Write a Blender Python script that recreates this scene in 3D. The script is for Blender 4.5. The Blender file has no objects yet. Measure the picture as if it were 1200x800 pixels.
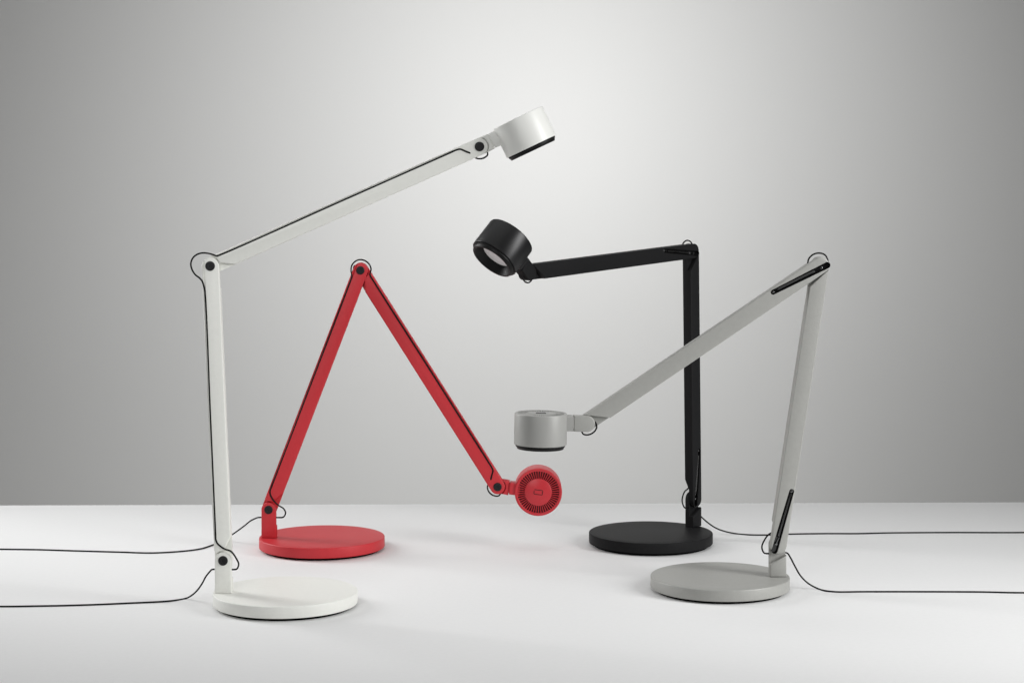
import bpy, bmesh, random
from math import sin, cos, tan, pi, radians, sqrt, atan2, hypot
from mathutils import Vector, Matrix
random.seed(4)
S = bpy.context.scene
COL = S.collection

# ------------------------------------------------------------------ camera
F, HV = 2300.0, 200.0            # focal length in pixels of the 1200 px photograph, horizon row
TOP = 0.75                       # height of the table surface
CAMZ = TOP + 0.6045
cd = bpy.data.cameras.new('camera')
cam = bpy.data.objects.new('camera', cd); COL.objects.link(cam)
cam.location = (0, 0, CAMZ); cam.rotation_euler = (pi/2, 0, 0)
cd.sensor_fit = 'HORIZONTAL'; cd.sensor_width = 36; cd.lens = F*36/1200
cd.shift_y = -(400-HV)/1200; cd.clip_start = 0.05; cd.clip_end = 60
S.camera = cam

# ------------------------------------------------------------------ world, studio lamps and added fill, exposure
W = bpy.data.worlds.new('World'); S.world = W; W.use_nodes = True
bg = W.node_tree.nodes['Background']
bg.inputs[0].default_value = (1, 1, 1, 1); bg.inputs[1].default_value = 0.065

def area(name, loc, aim, power, sx, sy, spread=180, col=(1, 1, 1), shape='RECTANGLE'):
    d = bpy.data.lights.new(name, 'AREA'); d.energy = power; d.shape = shape
    d.size = sx; d.size_y = sy; d.spread = radians(spread); d.color = col
    o = bpy.data.objects.new(name, d); COL.objects.link(o)
    o.location = loc
    o.rotation_euler = (Vector(aim)-Vector(loc)).to_track_quat('-Z', 'Y').to_euler()
    return o
area('backdrop_light', (0.10, 3.4, CAMZ+0.60), (0.10, 5.4, CAMZ+0.07), 11.9, 0.36, 0.36, 104, shape='DISK')
area('overhead_softbox', (0.10, 2.84, TOP+1.75), (0.10, 2.84, TOP), 10.0, 3.2, 2.4, 120)
area('left_softbox', (-1.6, 3.6, TOP+0.85), (-0.1, 2.85, TOP+0.15), 6.3, 0.55, 1.3, 90)
area('right_softbox', (1.75, 1.98, TOP+0.85), (0.1, 2.97, TOP+0.15), 9.5, 0.55, 1.3, 90)
area('front_fill', (-0.7, 0.9, CAMZ+0.55), (-0.40, 2.75, TOP+0.55), 1.35, 1.0, 0.7, 48)  # added fill, not one of the studio lamps; brightens the white arms
S.view_settings.view_transform = 'Standard'; S.view_settings.look = 'None'
S.view_settings.exposure = 0; S.view_settings.gamma = 1
S.cycles.max_bounces = 10

# ------------------------------------------------------------------ materials
def mat(name, col, rough=0.5, metal=0.0, bump=0.0, scale=520.0, mottle=0.0, vary=0.0, spec=0.5, coat=0.0):
    m = bpy.data.materials.new(name); m.use_nodes = True
    nt = m.node_tree; b = nt.nodes['Principled BSDF']
    b.inputs['Base Color'].default_value = (*col, 1)
    b.inputs['Roughness'].default_value = rough
    b.inputs['Metallic'].default_value = metal
    b.inputs['Specular IOR Level'].default_value = spec
    b.inputs['Coat Weight'].default_value = coat
    tc = nt.nodes.new('ShaderNodeTexCoord')
    if bump:
        n = nt.nodes.new('ShaderNodeTexNoise'); n.inputs['Scale'].default_value = scale
        n.inputs['Detail'].default_value = 3
        nt.links.new(tc.outputs['Object'], n.inputs['Vector'])
        bp = nt.nodes.new('ShaderNodeBump'); bp.inputs['Strength'].default_value = bump
        bp.inputs['Distance'].default_value = 0.0004
        nt.links.new(n.outputs['Fac'], bp.inputs['Height'])
        nt.links.new(bp.outputs['Normal'], b.inputs['Normal'])
    if mottle:                                   # slight unevenness of the finish itself
        n = nt.nodes.new('ShaderNodeTexNoise'); n.inputs['Scale'].default_value = 140
        n.inputs['Detail'].default_value = 6; n.inputs['Roughness'].default_value = 0.7
        nt.links.new(tc.outputs['Object'], n.inputs['Vector'])
        r = nt.nodes.new('ShaderNodeMapRange')
        r.inputs['From Min'].default_value = 0.25; r.inputs['From Max'].default_value = 0.75
        r.inputs['To Min'].default_value = 1-mottle; r.inputs['To Max'].default_value = 1+mottle
        nt.links.new(n.outputs['Fac'], r.inputs['Value'])
        mx = nt.nodes.new('ShaderNodeVectorMath'); mx.operation = 'SCALE'
        mx.inputs[0].default_value = col
        nt.links.new(r.outputs['Result'], mx.inputs['Scale'])
        nt.links.new(mx.outputs['Vector'], b.inputs['Base Color'])
    if vary:
        n = nt.nodes.new('ShaderNodeTexNoise'); n.inputs['Scale'].default_value = 5
        n.inputs['Detail'].default_value = 4
        nt.links.new(tc.outputs['Object'], n.inputs['Vector'])
        r = nt.nodes.new('ShaderNodeMapRange')
        r.inputs['To Min'].default_value = rough-vary; r.inputs['To Max'].default_value = rough+vary
        nt.links.new(n.outputs['Fac'], r.inputs['Value'])
        nt.links.new(r.outputs['Result'], b.inputs['Roughness'])
    return m
M_TABLE = mat('matt_white_laminate', (0.80, 0.803, 0.80), 0.72, bump=0.06, scale=300, vary=0.06, spec=0.22, mottle=0.02)
M_WALL = mat('backdrop_paper', (0.75, 0.75, 0.738), 0.9, spec=0.1, bump=0.05, scale=60, mottle=0.008)
M_CORD = mat('black_cable_sheath', (0.007, 0.007, 0.007), 0.6, spec=0.15)
M_BOLT = mat('black_steel_bolt', (0.012, 0.012, 0.013), 0.45, spec=0.3)
M_RUB = mat('black_rubber', (0.004, 0.004, 0.004), 0.9, spec=0.0)
M_SLOT = mat('slot_lining', (0.006, 0.006, 0.006), 0.16, spec=0.7)
M_SPR = mat('spring_steel', (0.20, 0.20, 0.20), 0.22, metal=1.0)
M_RING = mat('black_lens_ring', (0.006, 0.006, 0.006), 0.45, spec=0.2)
M_DIFF = mat('opal_diffuser', (0.80, 0.77, 0.77), 0.45)
PAINT = {
 'white': mat('white_powder_coat', (0.82, 0.825, 0.78), 0.45, bump=0.35, vary=0.05, mottle=0.025),
 'red':   mat('red_powder_coat', (0.53, 0.023, 0.032), 0.48, bump=0.3, vary=0.05, spec=0.45, mottle=0.03),
 'grey':  mat('grey_powder_coat', (0.36, 0.36, 0.34), 0.48, metal=0.15, bump=0.35, vary=0.05, mottle=0.04),
 'black': mat('black_powder_coat', (0.0135, 0.0135, 0.014), 0.5, bump=0.35, vary=0.05, spec=0.06, mottle=0.08),
}
SATIN = {                                   # the turned lamp heads have a smoother finish
 'white': mat('white_satin_paint', (0.82, 0.825, 0.79), 0.38, bump=0.06),
 'red':   mat('red_satin_paint', (0.52, 0.021, 0.031), 0.40, bump=0.06),
 'grey':  mat('grey_satin_paint', (0.35, 0.35, 0.335), 0.46, metal=0.15, bump=0.06),
 'black': mat('black_satin_paint', (0.007, 0.007, 0.0075), 0.36, bump=0.05, spec=0.35),
}
SHADE = {  # shade of the vent slots and emblem, put into the colour
 'white': mat('white_painted_shade', (0.10, 0.10, 0.095), 0.6), 'red': mat('red_painted_shade', (0.035, 0.002, 0.003), 0.6),
 'grey': mat('grey_painted_shade', (0.02, 0.02, 0.02), 0.6), 'black': mat('black_painted_shade', (0.006, 0.006, 0.006), 0.6)}

# ------------------------------------------------------------------ mesh helpers
def to_mesh(bm, name, sharp=32):
    bmesh.ops.recalc_face_normals(bm, faces=bm.faces)
    me = bpy.data.meshes.new(name); bm.to_mesh(me); bm.free()
    me.shade_smooth(); me.set_sharp_from_angle(angle=radians(sharp))
    return me

def obj(name, me, material=None, parent=None, mtx=None):
    if material is not None:
        if me.users > 0: me = me.copy()
        me.materials.clear(); me.materials.append(material)
    o = bpy.data.objects.new(name, me); COL.objects.link(o)
    if parent is not None: o.parent = parent
    if mtx is not None: o.matrix_local = mtx
    return o

def inset(pts, b):
    n = len(pts); out = []
    for i in range(n):
        p0, p, p1 = Vector(pts[i-1]), Vector(pts[i]), Vector(pts[(i+1) % n])
        d0 = (p-p0).normalized(); d1 = (p1-p).normalized()
        n0 = Vector((-d0.y, d0.x)); n1 = Vector((-d1.y, d1.x))     # inward normals of a CCW outline
        k = n0+n1; k = k*(1/max(0.35, (1+n0.dot(n1))))
        out.append((p+k*b)[:])
    return out

def prism(bm, pts, y0, y1, b0=0.0, b1=0.0, seg=3):
    """pts: CCW outline in (x, z); extruded along y from y0 to y1, edges rounded by b0 / b1."""
    rings = []
    if b0:
        for i in range(seg+1):
            a = pi/2*i/seg
            rings.append((inset(pts, b0*(1-sin(a))), y0+b0*(1-cos(a))))
    else: rings.append((pts, y0))
    if b1:
        for i in range(seg+1):
            a = pi/2*i/seg
            rings.append((inset(pts, b1*(1-cos(a))), y1-b1*(1-sin(a))))
    else: rings.append((pts, y1))
    vr = [[bm.verts.new((p[0], y, p[1])) for p in r] for r, y in rings]
    n = len(pts)
    for a, c in zip(vr, vr[1:]):
        for i in range(n):
            bm.faces.new((a[i], a[(i+1) % n], c[(i+1) % n], c[i]))
    bm.faces.new(vr[0][::-1]); bm.faces.new(vr[-1])

def lathe(bm, prof, seg=96, cx=0.0, cy=0.0, close=False):
    """prof: list of (r, z); r = 0 makes a pole."""
    rings = []
    for r, z in prof:
        if r < 1e-7: rings.append([bm.verts.new((cx, cy, z))])
        else: rings.append([bm.verts.new((cx+r*cos(2*pi*i/seg), cy+r*sin(2*pi*i/seg), z)) for i in range(seg)])
    pairs = list(zip(rings, rings[1:]))
    if close: pairs.append((rings[-1], rings[0]))
    for a, c in pairs:
        for i in range(seg):
            j = (i+1) % seg
            if len(a) == 1 and len(c) == 1: continue
            if len(a) == 1: bm.faces.new((a[0], c[j], c[i]))
            elif len(c) == 1: bm.faces.new((a[i], a[j], c[0]))
            else: bm.faces.new((a[i], a[j], c[j], c[i]))

def fillet(r, z, b, a0, a1, n=4):
    return [(r+b*cos(a0+(a1-a0)*i/n), z+b*sin(a0+(a1-a0)*i/n)) for i in range(n+1)]

def smooth_path(P, step=0.0015):
    P = [Vector(p) for p in P]; out = []
    Q = [2*P[0]-P[1]]+P+[2*P[-1]-P[-2]]
    for i in range(1, len(Q)-2):
        p0, p1, p2, p3 = Q[i-1:i+3]
        n = max(2, min(60, int((p2-p1).length/step)))
        # centripetal Catmull-Rom
        t0 = 0; t1 = t0+max(1e-5, (p1-p0).length)**.5; t2 = t1+max(1e-5, (p2-p1).length)**.5; t3 = t2+max(1e-5, (p3-p2).length)**.5
        for k in range(n):
            t = t1+(t2-t1)*k/n
            A1 = (t1-t)/(t1-t0)*p0+(t-t0)/(t1-t0)*p1; A2 = (t2-t)/(t2-t1)*p1+(t-t1)/(t2-t1)*p2; A3 = (t3-t)/(t3-t2)*p2+(t-t2)/(t3-t2)*p3
            B1 = (t2-t)/(t2-t0)*A1+(t-t0)/(t2-t0)*A2; B2 = (t3-t)/(t3-t1)*A2+(t-t1)/(t3-t1)*A3
            out.append((t2-t)/(t2-t1)*B1+(t-t1)/(t2-t1)*B2)
    out.append(P[-1])
    return out

def tube(bm, pts, r, seg=10):
    pts = [Vector(p) for p in pts]
    tang = [(pts[min(i+1, len(pts)-1)]-pts[max(i-1, 0)]).normalized() for i in range(len(pts))]
    nrm = tang[0].orthogonal().normalized(); rings = []
    for p, t in zip(pts, tang):
        nrm = (nrm-t*nrm.dot(t)).normalized(); bn = t.cross(nrm)
        rings.append([bm.verts.new(p+r*(cos(2*pi*k/seg)*nrm+sin(2*pi*k/seg)*bn)) for k in range(seg)])
    for a, c in zip(rings, rings[1:]):
        for k in range(seg):
            bm.faces.new((a[k], a[(k+1) % seg], c[(k+1) % seg], c[k]))
    bm.faces.new(rings[0][::-1]); bm.faces.new(rings[-1])

def cut(me, cutter_me):
    a = bpy.data.objects.new('tmp_a', me); c = bpy.data.objects.new('tmp_c', cutter_me)
    COL.objects.link(a); COL.objects.link(c)
    m = a.modifiers.new('b', 'BOOLEAN'); m.object = c; m.operation = 'DIFFERENCE'; m.solver = 'EXACT'
    dg = bpy.context.evaluated_depsgraph_get()
    r = bpy.data.meshes.new_from_object(a.evaluated_get(dg))
    bpy.data.objects.remove(a); bpy.data.objects.remove(c)
    return r

def arc(cx, cz, r, a0, a1, n):
    return [(cx+r*cos(a0+(a1-a0)*i/n), cz+r*sin(a0+(a1-a0)*i/n)) for i in range(n+1)]

# ------------------------------------------------------------------ setting
def box_mesh(name, x0, x1, y0, y1, z0, z1, b=0.003, seg=3):
    bm = bmesh.new(); bmesh.ops.create_cube(bm, size=1)
    for v in bm.verts:
        v.co = Vector((x0 if v.co.x < 0 else x1, y0 if v.co.y < 0 else y1, z0 if v.co.z < 0 else z1))
    bmesh.ops.bevel(bm, geom=bm.edges[:], offset=b, segments=seg, profile=0.5, affect='EDGES')
    return to_mesh(bm, name)

TX = 1.28
tb = obj('tabletop', box_mesh('tabletop', -TX, TX, -1.42, 0, -0.04, 0, 0.0012), M_TABLE,
         mtx=Matrix.Translation((0, 3.566, TOP)) @ Matrix.Rotation(radians(1.05), 4, 'Z'))
tb['kind'] = 'structure'
# seamless paper backdrop: wall that sweeps into the studio floor
bm = bmesh.new()
prof = [(-2.0, 0.0), (5.05, 0.0)]+[(5.05+0.35*sin(a), 0.35-0.35*cos(a)) for a in [pi/2*i/16 for i in range(1, 17)]]+[(5.4, 3.6)]
rows = [[bm.verts.new((x, y, z)) for x in (-7, 7)] for y, z in prof]
for a, c in zip(rows, rows[1:]): bm.faces.new((a[0], a[1], c[1], c[0]))
bd = obj('backdrop', to_mesh(bm, 'backdrop'), M_WALL); bd['kind'] = 'structure'

# ------------------------------------------------------------------ lamp part meshes (one design, four colours)
LA, WD, TH = 0.4075, 0.0238, 0.017       # joint spacing, arm width, arm thickness
RB = WD/2; GZ = 0.0086; CR = 0.00118     # groove offset, cord radius
BV = 0.0016
SN, SF, SW = Vector((-0.0075, -0.0048)), Vector((0.080, 0.0068)), 0.0047   # spring slot ends, half width

def capsule(p, q, r, n=10):
    d = (q-p); a = atan2(d.y, d.x)          # tapers towards q
    return arc(q.x, q.y, r-0.0011, a-pi/2, a+pi/2, n)+arc(p.x, p.y, r, a+pi/2, a+3*pi/2, n)

def groove_points_low(): return [(0.0292, GZ), (0.0233, 0.0059), (0.0164, -0.0024), (0.0118, -0.0108), (0.0095, -0.0150)]
def groove_points_high(): return [(LA-0.0300, GZ), (LA-0.0255, GZ-0.0012), (LA-0.0205, 0.0020), (LA-0.0160, -0.0024)]

def distal_outline(x0pts):          # outline that ends in the round A cheek at x = LA
    return x0pts+arc(LA, 0, RB, -pi/2, pi/2, 18)

def arm_mesh(kind):
    ys = -TH/2+0.0001
    # layer A: slanted, hollowed cut near the proximal joint, round cheek at the far joint
    prox = [(0.0145, RB)]+[(RB*1.14*cos(a), RB*1.14*sin(a)) for a in (radians(40), radians(15), radians(-5))]+[(0.033, -RB)]
    A = bmesh.new(); prism(A, distal_outline(prox), -TH/2, 0.0, BV, 0); A = to_mesh(A, 'a')
    cu = bmesh.new()
    if kind == 'lower':
        path = [(x, ys, z) for x, z in groove_points_low()[::-1]]+[(LA-0.034, ys, GZ), (LA-0.015, ys, GZ), (LA+0.02, ys, GZ)]
    else:
        path = [(-0.03, ys, GZ), (0.012, ys, GZ), (0.03, ys, GZ)]+[(x, ys, z) for x, z in groove_points_high()]
        path += [(LA-0.0150, ys+0.004, -0.0042)]
    tube(cu, smooth_path(path, 0.004), 0.00135, 10); cu = to_mesh(cu, 'c')
    A = cut(A, cu)
    # layer B: round cheek at the proximal joint, slanted cut before the far joint
    B = bmesh.new()
    prism(B, [(LA-0.033, -RB), (LA-0.0045, RB)]+arc(0, 0, RB, pi/2, 3*pi/2, 18), 0.0, TH/2, 0, BV); B = to_mesh(B, 'b')
    sc = bmesh.new(); prism(sc, capsule(SN, SF, SW), TH/2-0.0062, TH/2+0.01); B = cut(B, to_mesh(sc, 's'))
    bm = bmesh.new(); bm.from_mesh(A); bm.from_mesh(B)
    return to_mesh(bm, 'arm')
ME_ARM = {k: arm_mesh(k) for k in ('lower', 'upper')}

def slot_mesh():
    bm = bmesh.new()
    o = capsule(SN, SF, SW-0.00012); i = capsule(SN, SF, SW-0.0006); n = len(o)
    y0, y1 = TH/2-0.0061, TH/2-0.0003
    V = [[bm.verts.new((p[0], y, p[1])) for p in q] for q, y in ((i, y0+0.0004), (i, y1), (o, y1), (o, y0))]
    for a, c in zip(V, V[1:]):
        for k in range(n): bm.faces.new((a[k], a[(k+1) % n], c[(k+1) % n], c[k]))
    bm.faces.new(V[0]); bm.faces.new(V[-1][::-1])
    return to_mesh(bm, 'spring_recess')
ME_SLOT = slot_mesh()

def spring_mesh():
    bm = bmesh.new(); d = (SF-SN).normalized(); nz = Vector((-d.y, d.x)); yc = TH/2-0.0030
    pts = []; turns = 56; N = turns*9; R = 0.0019
    s0, s1 = 0.020, 0.080
    pts.append(SN+d*0.010+nz*0.0)
    P = [Vector((pts[0].x, yc, pts[0].y))]
    for k in range(N+1):
        c = SN+d*(s0+(s1-s0)*k/N); a = 2*pi*turns*k/N
        q = c+nz*R*cos(a); P.append(Vector((q.x, yc+R*sin(a), q.y)))
    e = SN+d*0.0885; P.append(Vector((e.x, yc, e.y)))
    tube(bm, P, 0.00060, 5)
    for s, r in ((0.0095, 0.0019), (0.0880, 0.0017)):       # hook pins
        c = SN+d*s; prism(bm, arc(c.x, c.y, r, 0, 2*pi*15/16, 15), TH/2-0.006, TH/2-0.0012, 0, 0.0005, 2)
    return to_mesh(bm, 'spring')
ME_SPRING = spring_mesh()

def bolt_mesh():
    """button-head socket bolt, axis along -y, seated on y = 0."""
    bm = bmesh.new(); seg = 48; R = 0.0067
    prof = [(R, 0.0004), (R, -0.0006), (R-0.0003, -0.0011), (R-0.0014, -0.0015), (0.0045, -0.0015), (0.0042, -0.0011), (0.0036, -0.0011)]
    rings = [[bm.verts.new((r*cos(2*pi*i/seg), y, r*sin(2*pi*i/seg))) for i in range(seg)] for r, y in prof]
    def hexr(a, r): a = (a % (pi/3))-pi/6; return r*cos(pi/6)/cos(a)
    for y in (-0.0011, -0.0001):
        rings.append([bm.verts.new((hexr(2*pi*i/seg, 0.0027)*cos(2*pi*i/seg), y, hexr(2*pi*i/seg, 0.0027)*sin(2*pi*i/seg))) for i in range(seg)])
    for a, c in zip(rings, rings[1:]):
        for i in range(seg): bm.faces.new((a[i], a[(i+1) % seg], c[(i+1) % seg], c[i]))
    bm.faces.new(rings[-1])
    return to_mesh(bm, 'bolt', 40)
ME_BOLT = bolt_mesh()

PH = 0.045                                   # joint height above the base
def post_mesh():
    """x = up from the base top, joint at x = PH."""
    r = 0.0116; bm = bmesh.new()
    prism(bm, [(0, r), (0, -r)]+arc(PH, 0, r, -pi/2, pi/2, 18), -TH/2, 0.0, BV, 0)
    prism(bm, [(0.0002, r-0.00005), (0.0002, -r-0.0005), (0.018, -r-0.0005), (0.031, r-0.00005)], 0.0, TH/2, 0, BV)
    return to_mesh(bm, 'post')
ME_POST = post_mesh()

def base_mesh():
    bm = bmesh.new(); R, z0, z1, b = 0.100, 0.0042, 0.0205, 0.0016
    prof = [(0, z0), (R-0.001, z0)]+fillet(R-0.001, z0+0.001, 0.001, -pi/2, 0, 3)[1:]+fillet(R-b, z1-b, b, 0, pi/2, 5)+[(R-0.02, z1), (0, z1)]
    lathe(bm, prof, 160); return to_mesh(bm, 'base', 40)
ME_BASE = base_mesh()
def pad_mesh():
    bm = bmesh.new(); lathe(bm, [(0, 0), (0.0925, 0), (0.0925, 0.0043), (0, 0.0043)], 128); return to_mesh(bm, 'base_pad')
ME_PAD = pad_mesh()

NK = 0.0113
def bracket_mesh():
    bm = bmesh.new()
    prism(bm, [(0.0183, -NK), (0.0183, NK)]+arc(0, 0, RB, pi/2, 3*pi/2, 18), 0.0, TH/2, 0, BV)
    ar = [(RB*1.08*cos(a), RB*1.08*sin(a)) for a in [radians(t) for t in (55, 35, 12, -12, -35, -55)]]
    prism(bm, [(0.0183, -NK), (0.0183, NK)]+[p for p in ar], -TH/2, 0.0, BV, 0)
    return to_mesh(bm, 'head_bracket')
ME_BRACKET = bracket_mesh()

HX, HZ, HR, HH = 0.0652, -0.0085, 0.0377, 0.0445
VI, VO, NV = 0.0214, 0.0332, 50
def head_meshes():
    zt, zb = HZ+HH/2, HZ-HH/2
    bm = bmesh.new()
    b = 0.0014
    prof = [(0.0345, zb+0.001), (HR-0.0008, zb)]+fillet(HR-0.0008, zb+0.0008, 0.0008, -pi/2, 0, 3)[1:]
    prof += fillet(HR-b, zt-b, b, 0, pi/2, 5)+[(VO+0.0004, zt), (VO, zt-0.0003), (VO, zt-0.006), (VI, zt-0.006), (VI, zt-0.0006), (VI-0.0004, zt-0.0003), (0, zt-0.0003)]
    lathe(bm, prof, 128, HX)
    # neck with swivel seam
    k = NK-0.0003
    pr = []
    yk = TH/2-0.0002
    n = 5
    def rr(hy, hz, r):
        P = []
        for cx, cz, a0 in ((hy-r, hz-r, 0), (-hy+r, hz-r, pi/2), (-hy+r, -hz+r, pi), (hy-r, -hz+r, 3*pi/2)):
            P += [(cx+r*cos(a0+pi/2*i/n), cz+r*sin(a0+pi/2*i/n)) for i in range(n+1)]
        return P
    rings = []
    for x, s in ((0.0180, -0.0022), (0.0192, -0.0022), (0.01925, -0.0006), (0.0197, 0), (HX-HR+0.008, 0)):
        rings.append([bm.verts.new((x, p[0], p[1])) for p in rr(0.0098+s, k+s, 0.0024)])
    for a, c in zip(rings, rings[1:]):
        for i in range(len(a)): bm.faces.new((a[i], a[(i+1) % len(a)], c[(i+1) % len(a)], c[i]))
    bm.faces.new(rings[0][::-1]); bm.faces.new(rings[-1])
    head = to_mesh(bm, 'lamp_head', 40)
    # radial ribs of the vent
    bm = bmesh.new()
    for i in range(NV):
        a = 2*pi*(i+0.5)/NV; ca, sa = cos(a), sin(a)
        r0, r1 = VI-0.0006, VO+0.0006; h0, h1 = 0.00048, 0.00078
        z0, z1 = zt-0.0055, zt-0.0005
        vs = []
        for z in (z0, z1):
            for r, h in ((r0, -h0), (r1, -h1), (r1, h1), (r0, h0)):
                vs.append(bm.verts.new((HX+r*ca-h*sa, r*sa+h*ca, z)))
        for f in ((0, 1, 2, 3), (7, 6, 5, 4), (0, 4, 5, 1), (1, 5, 6, 2), (2, 6, 7, 3), (3, 7, 4, 0)):
            bm.faces.new([vs[j] for j in f])
    grille = to_mesh(bm, 'vent_grille')
    bm = bmesh.new(); lathe(bm, [(VI+0.0001, zt-0.0058), (VO-0.0001, zt-0.0058)], 96, HX)  # dark sheet over the vent bottom, standing in for shade between ribs
    floor_ = to_mesh(bm, 'vent_shade_floor')
    # small raised emblem on the cap: an open-cornered rounded outline
    bm = bmesh.new(); hx, hy, r = 0.0068, 0.0036, 0.0014
    cl = [(-hx, hy)]+arc(hx-r, hy-r, r, pi/2, 0, 5)+arc(hx-r, -hy+r, r, 0, -pi/2, 5)+arc(-hx+r, -hy+r, r, -pi/2, -pi, 5)+[(-hx, hy-0.0022)]
    tube(bm, [(HX+p[0], p[1], zt-0.0002) for p in cl], 0.00050, 6)
    mark = to_mesh(bm, 'emblem')
    # black lens ring under the head
    bm = bmesh.new()
    lathe(bm, [(0.0355, zb+0.002), (0.0355, zb-0.0024), (0.0345, zb-0.0027), (0.0335, zb-0.0056), (0.0330, zb-0.0061), (0.0308, zb-0.0061),
               (0.0303, zb-0.0056), (0.0226, zb+0.0055), (0.0226, zb+0.0075)], 112, HX)
    ring = to_mesh(bm, 'lens_ring')
    bm = bmesh.new(); lathe(bm, [(0.0227, zb+0.0060), (0.014, zb+0.0058), (0.0, zb+0.0057)], 80, HX)
    diff = to_mesh(bm, 'diffuser')
    return head, grille, floor_, mark, ring, diff
ME_HEAD, ME_GRILLE, ME_VFLOOR, ME_MARK, ME_RING, ME_DIFF = head_meshes()

# ------------------------------------------------------------------ placing
def on_plane(u, v, z=0.0):
    Y = F*(0.6045-z)/(v-HV); return Vector(((u-600)/F*Y, Y, z))
def at_depth(u, v, Y):
    return Vector(((u-600)/F*Y, Y, 0.6045-(v-HV)/F*Y))      # all heights above the table surface

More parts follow.
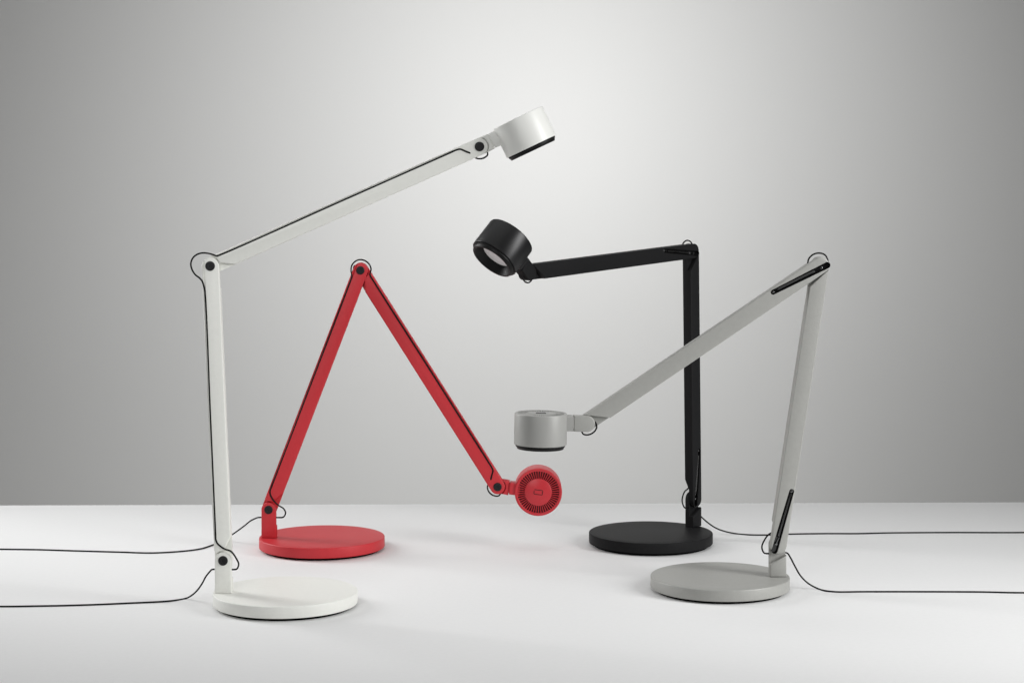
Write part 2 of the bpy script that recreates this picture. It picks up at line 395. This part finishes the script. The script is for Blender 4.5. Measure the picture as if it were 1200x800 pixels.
def lamp(color, label, base_px, foot_px, psi, a1, a2, beta, roll, elbow, table_px, drop_px, side, loop=1.0):
    P = PAINT[color]
    B = on_plane(*base_px, 0.0205); Ft = on_plane(*foot_px, 0.0205)
    root = bpy.data.objects.new('desk_lamp', None); COL.objects.link(root)
    root.empty_display_size = 0.05
    root.location = (B.x, B.y, TOP)
    root['label'] = label; root['category'] = 'desk lamp'; root['group'] = 'adjustable desk lamps on the white table'
    O = Vector((B.x, B.y, 0)); ps = radians(psi)
    R0 = Matrix.Rotation(ps, 4, 'Z')
    def frame(p, ang): return Matrix.Translation(p) @ R0 @ Matrix.Rotation(-ang, 4, 'Y')
    foot = Vector((Ft.x, Ft.y, 0.0205))-O
    d = Vector((cos(ps), sin(ps), 0)); up = Vector((0, 0, 1)); yv = up.cross(d)
    J0 = foot+up*PH
    a1, a2, be = radians(a1), radians(a2), radians(beta)
    EL = J0+LA*(cos(a1)*d+sin(a1)*up); HD = EL+LA*(cos(a2)*d+sin(a2)*up)
    base = obj('base', ME_BASE, P, root); obj('base_pad', ME_PAD, M_RUB, base)
    post = obj('post', ME_POST, P, root, frame(foot, pi/2))
    obj('bolt', ME_BOLT, M_BOLT, post, Matrix.Translation((PH, -TH/2, 0)))
    M1, M2 = frame(J0, a1), frame(EL, a2)
    for nm, k, M in (('lower_arm', 'lower', M1), ('upper_arm', 'upper', M2)):
        arm = obj(nm, ME_ARM[k], P, root, M)
        obj('bolt', ME_BOLT, M_BOLT, arm, Matrix.Translation((LA, -TH/2, 0)))
        obj('spring_recess', ME_SLOT, M_SLOT, arm); obj('spring', ME_SPRING, M_SPR, arm)
    MB = frame(HD, be)
    obj('head_bracket', ME_BRACKET, P, root, MB)
    MH = MB @ Matrix.Rotation(radians(roll), 4, 'X')
    hd = obj('lamp_head', ME_HEAD, SATIN[color], root, MH)
    obj('vent_grille', ME_GRILLE, SATIN[color], hd); obj('vent_shade_floor', ME_VFLOOR, SHADE[color], hd)
    obj('emblem', ME_MARK, SHADE[color], hd)  # the outline's shadow is put into its dark colour
    obj('lens_ring', ME_RING, M_RING, hd); obj('diffuser', ME_DIFF, M_DIFF, hd)
    # ---- cord: table -> post -> loop -> groove -> elbow loop -> groove
    ya = -TH/2+0.0002
    def pl(J, r): return lambda x, z, y: J+d*x+up*z+yv*y     # offsets in the lamp plane (along d, up)
    at0 = pl(J0, 0); atE = pl(EL, 0); atH = pl(HD, 0)
    cord = []
    tab = [on_plane(u, v, CR)-O for u, v in table_px]
    ex = at0(-0.0150, -0.0128, -0.0040)
    # beyond the picture the cord runs to the table's end and hangs over it
    far = tab[-1]; sx = -1 if far.x+O.x < 0 else 1
    endx = sx*TX-O.x
    tail = [Vector((endx*0.5+far.x*0.5, far.y+0.02, CR)), Vector((endx-sx*0.03, far.y+0.01, CR)), Vector((endx+sx*0.006, far.y+0.01, -0.004)), Vector((endx+sx*0.009, far.y+0.01, -0.06)), Vector((endx+sx*0.010, far.y+0.01, -0.35))]
    cord += tail[::-1]+tab[::-1]
    w0 = tab[0].y+O.y; w1 = ex.y+O.y; n = len(drop_px)
    for i, (u, v) in enumerate(drop_px[::-1]):
        cord.append(at_depth(u, v, w0+(w1-w0)*((i+1)/(n+1)))-O)
    cord += [ex, at0(-0.006, -0.0128, -0.0040), at0(0.006, -0.0128, -0.0040)]
    lp = loop
    cord += [at0(0.0140, -0.0131, -0.0038), at0(0.0185*lp, -0.0122, -0.0040), at0(0.0214*lp, -0.0052, -0.0060), at0(0.0190*lp, 0.0020, -0.0085)]
    W1 = lambda x, z, y: M1 @ Vector((x, y, z))
    W2 = lambda x, z, y: M2 @ Vector((x, y, z))
    cord += [W1(x, z, ya-0.0008) for x, z in [(0.0125, -0.0118), (0.0166, -0.0024)]]
    cord += [W1(0.0233, 0.0059, ya), W1(0.0292, GZ, ya), W1(0.034, GZ, ya), W1(LA*0.5, GZ, ya)]
    if elbow:
        cord += [W1(LA-0.036, GZ, ya)]
        s = 2.73/F
        cord += [atE(x*s, z*s, -0.0088) for x, z in elbow]
        cord += [W2(0.019, GZ, ya)]
    else:
        cord += [W1(LA-0.030, GZ, ya), W1(LA-0.014, GZ+0.0008, ya)]
        t0 = a1+radians(82)-pi*0; t1 = a2+radians(98)
        t0, t1 = a1+radians(68), a2+radians(112)
        while t1 > t0: t1 -= 2*pi
        while t0-t1 > 2*pi: t1 += 2*pi
        r = 0.0166
        # go round the outside of the elbow
        b0 = atan2(*((lambda q: (q.dot(up), q.dot(d)))(W1(LA-0.006, GZ+0.004, 0)-EL)))
        b1 = atan2(*((lambda q: (q.dot(up), q.dot(d)))(W2(0.006, GZ+0.004, 0)-EL)))
        while b1 > b0: b1 -= 2*pi
        for i in range(7):
            a = b0+(b1-b0)*i/6
            q = min(1, i/3)
            r = (0.0150 if color == 'red' else 0.0108)*(1-q)+0.0170*q
            cord.append(atE(r*cos(a), r*sin(a), -0.0070))
        cord += [W2(0.014, GZ+0.0008, ya), W2(0.030, GZ, ya)]
    cord += [W2(LA*0.5, GZ, ya)]
    gh = groove_points_high()
    cord += [W2(gh[0][0]-0.01, GZ, ya)]+[W2(x, z, ya) for x, z in gh]
    cord += [W2(LA-0.0146, -0.0042, ya+0.0035)]
    bm = bmesh.new(); tube(bm, smooth_path(cord), CR, 10)
    # short visible loop under the head joint
    h0 = a2+pi; h1 = be
    while h1 < h0: h1 += 2*pi
    e0, e1 = h0+radians(8), h1-radians(54); lk = 0.90 if color == 'black' else 1.0
    hp = []
    for i, r in enumerate((0.0085, 0.0132, 0.0160, 0.0168, 0.0168, 0.0166, 0.0160, 0.0120)):
        a = e0+(e1-e0)*i/7; r *= lk; hp.append(atH(r*cos(a), r*sin(a), 0.0004+0.0022*i/7))
    tube(bm, smooth_path(hp), CR, 10)
    obj('cord', to_mesh(bm, 'cord', 60), M_CORD, root)
    return root

lamp('white', 'tall white desk lamp in front at left with its upper arm raised',
     (334.6, 692), (262.3, 693.2), 0.5, 92.5, 23.9, 25.3, 0,
     [(-7.2, -24), (-9.0, -18), (-12.0, -14.2), (-17.4, -9.8), (-21, -4), (-22.4, 2.8), (-20, 9.5), (-15, 13.6), (-8.2, 15.3), (0, 14.3), (7.5, 12.2)],
     [(218, 700.5), (200, 703.5), (150, 706.2), (90, 708.6), (40, 709.6), (0, 710)], [(246.2, 669.0), (241, 675.5), (237, 683), (231.5, 690.8), (225, 696.8)], -1)
lamp('red', 'bright red desk lamp folded into an upside-down V with its vented head facing forward',
     (377.4, 628), (315.5, 629), 0, 69.0, -57.6, -6.8, 90, None,
     [(262, 632.5), (248, 638.5), (235, 642.6), (215, 645.3), (178, 647.4), (140, 646.4), (90, 645), (45, 643.6), (0, 643)],
     [(300, 606.8), (293.5, 610), (286, 616), (275, 624)], -1, 1.25)
lamp('grey', 'grey desk lamp in front at right with arm slanting down to head',
     (843.7, 674), (911, 674.5), 185, 98.8, -33.4, 1.2, 0, None,
     [(958, 689), (968, 691.8), (982, 693), (1010, 692.8), (1080, 692.8), (1150, 693.1), (1200, 694)],
     [(926, 652.5), (931, 662), (938, 674), (947, 683)], 1)
lamp('black', 'black desk lamp behind the grey one, its head tilted to show the pale diffuser',
     (762.6, 623), (812.5, 616.5), 228.3, 89.0, -2.75, 43.5, -8, None,
     [(862, 624.8), (878, 626.2), (900, 626.4), (925, 625.4), (965, 624.8), (1005, 624.8), (1040, 624), (1110, 623.5), (1200, 623.5)],
     [(818.5, 601), (823, 606.3), (829.5, 612), (838, 617.8), (848, 621.8)], 1)
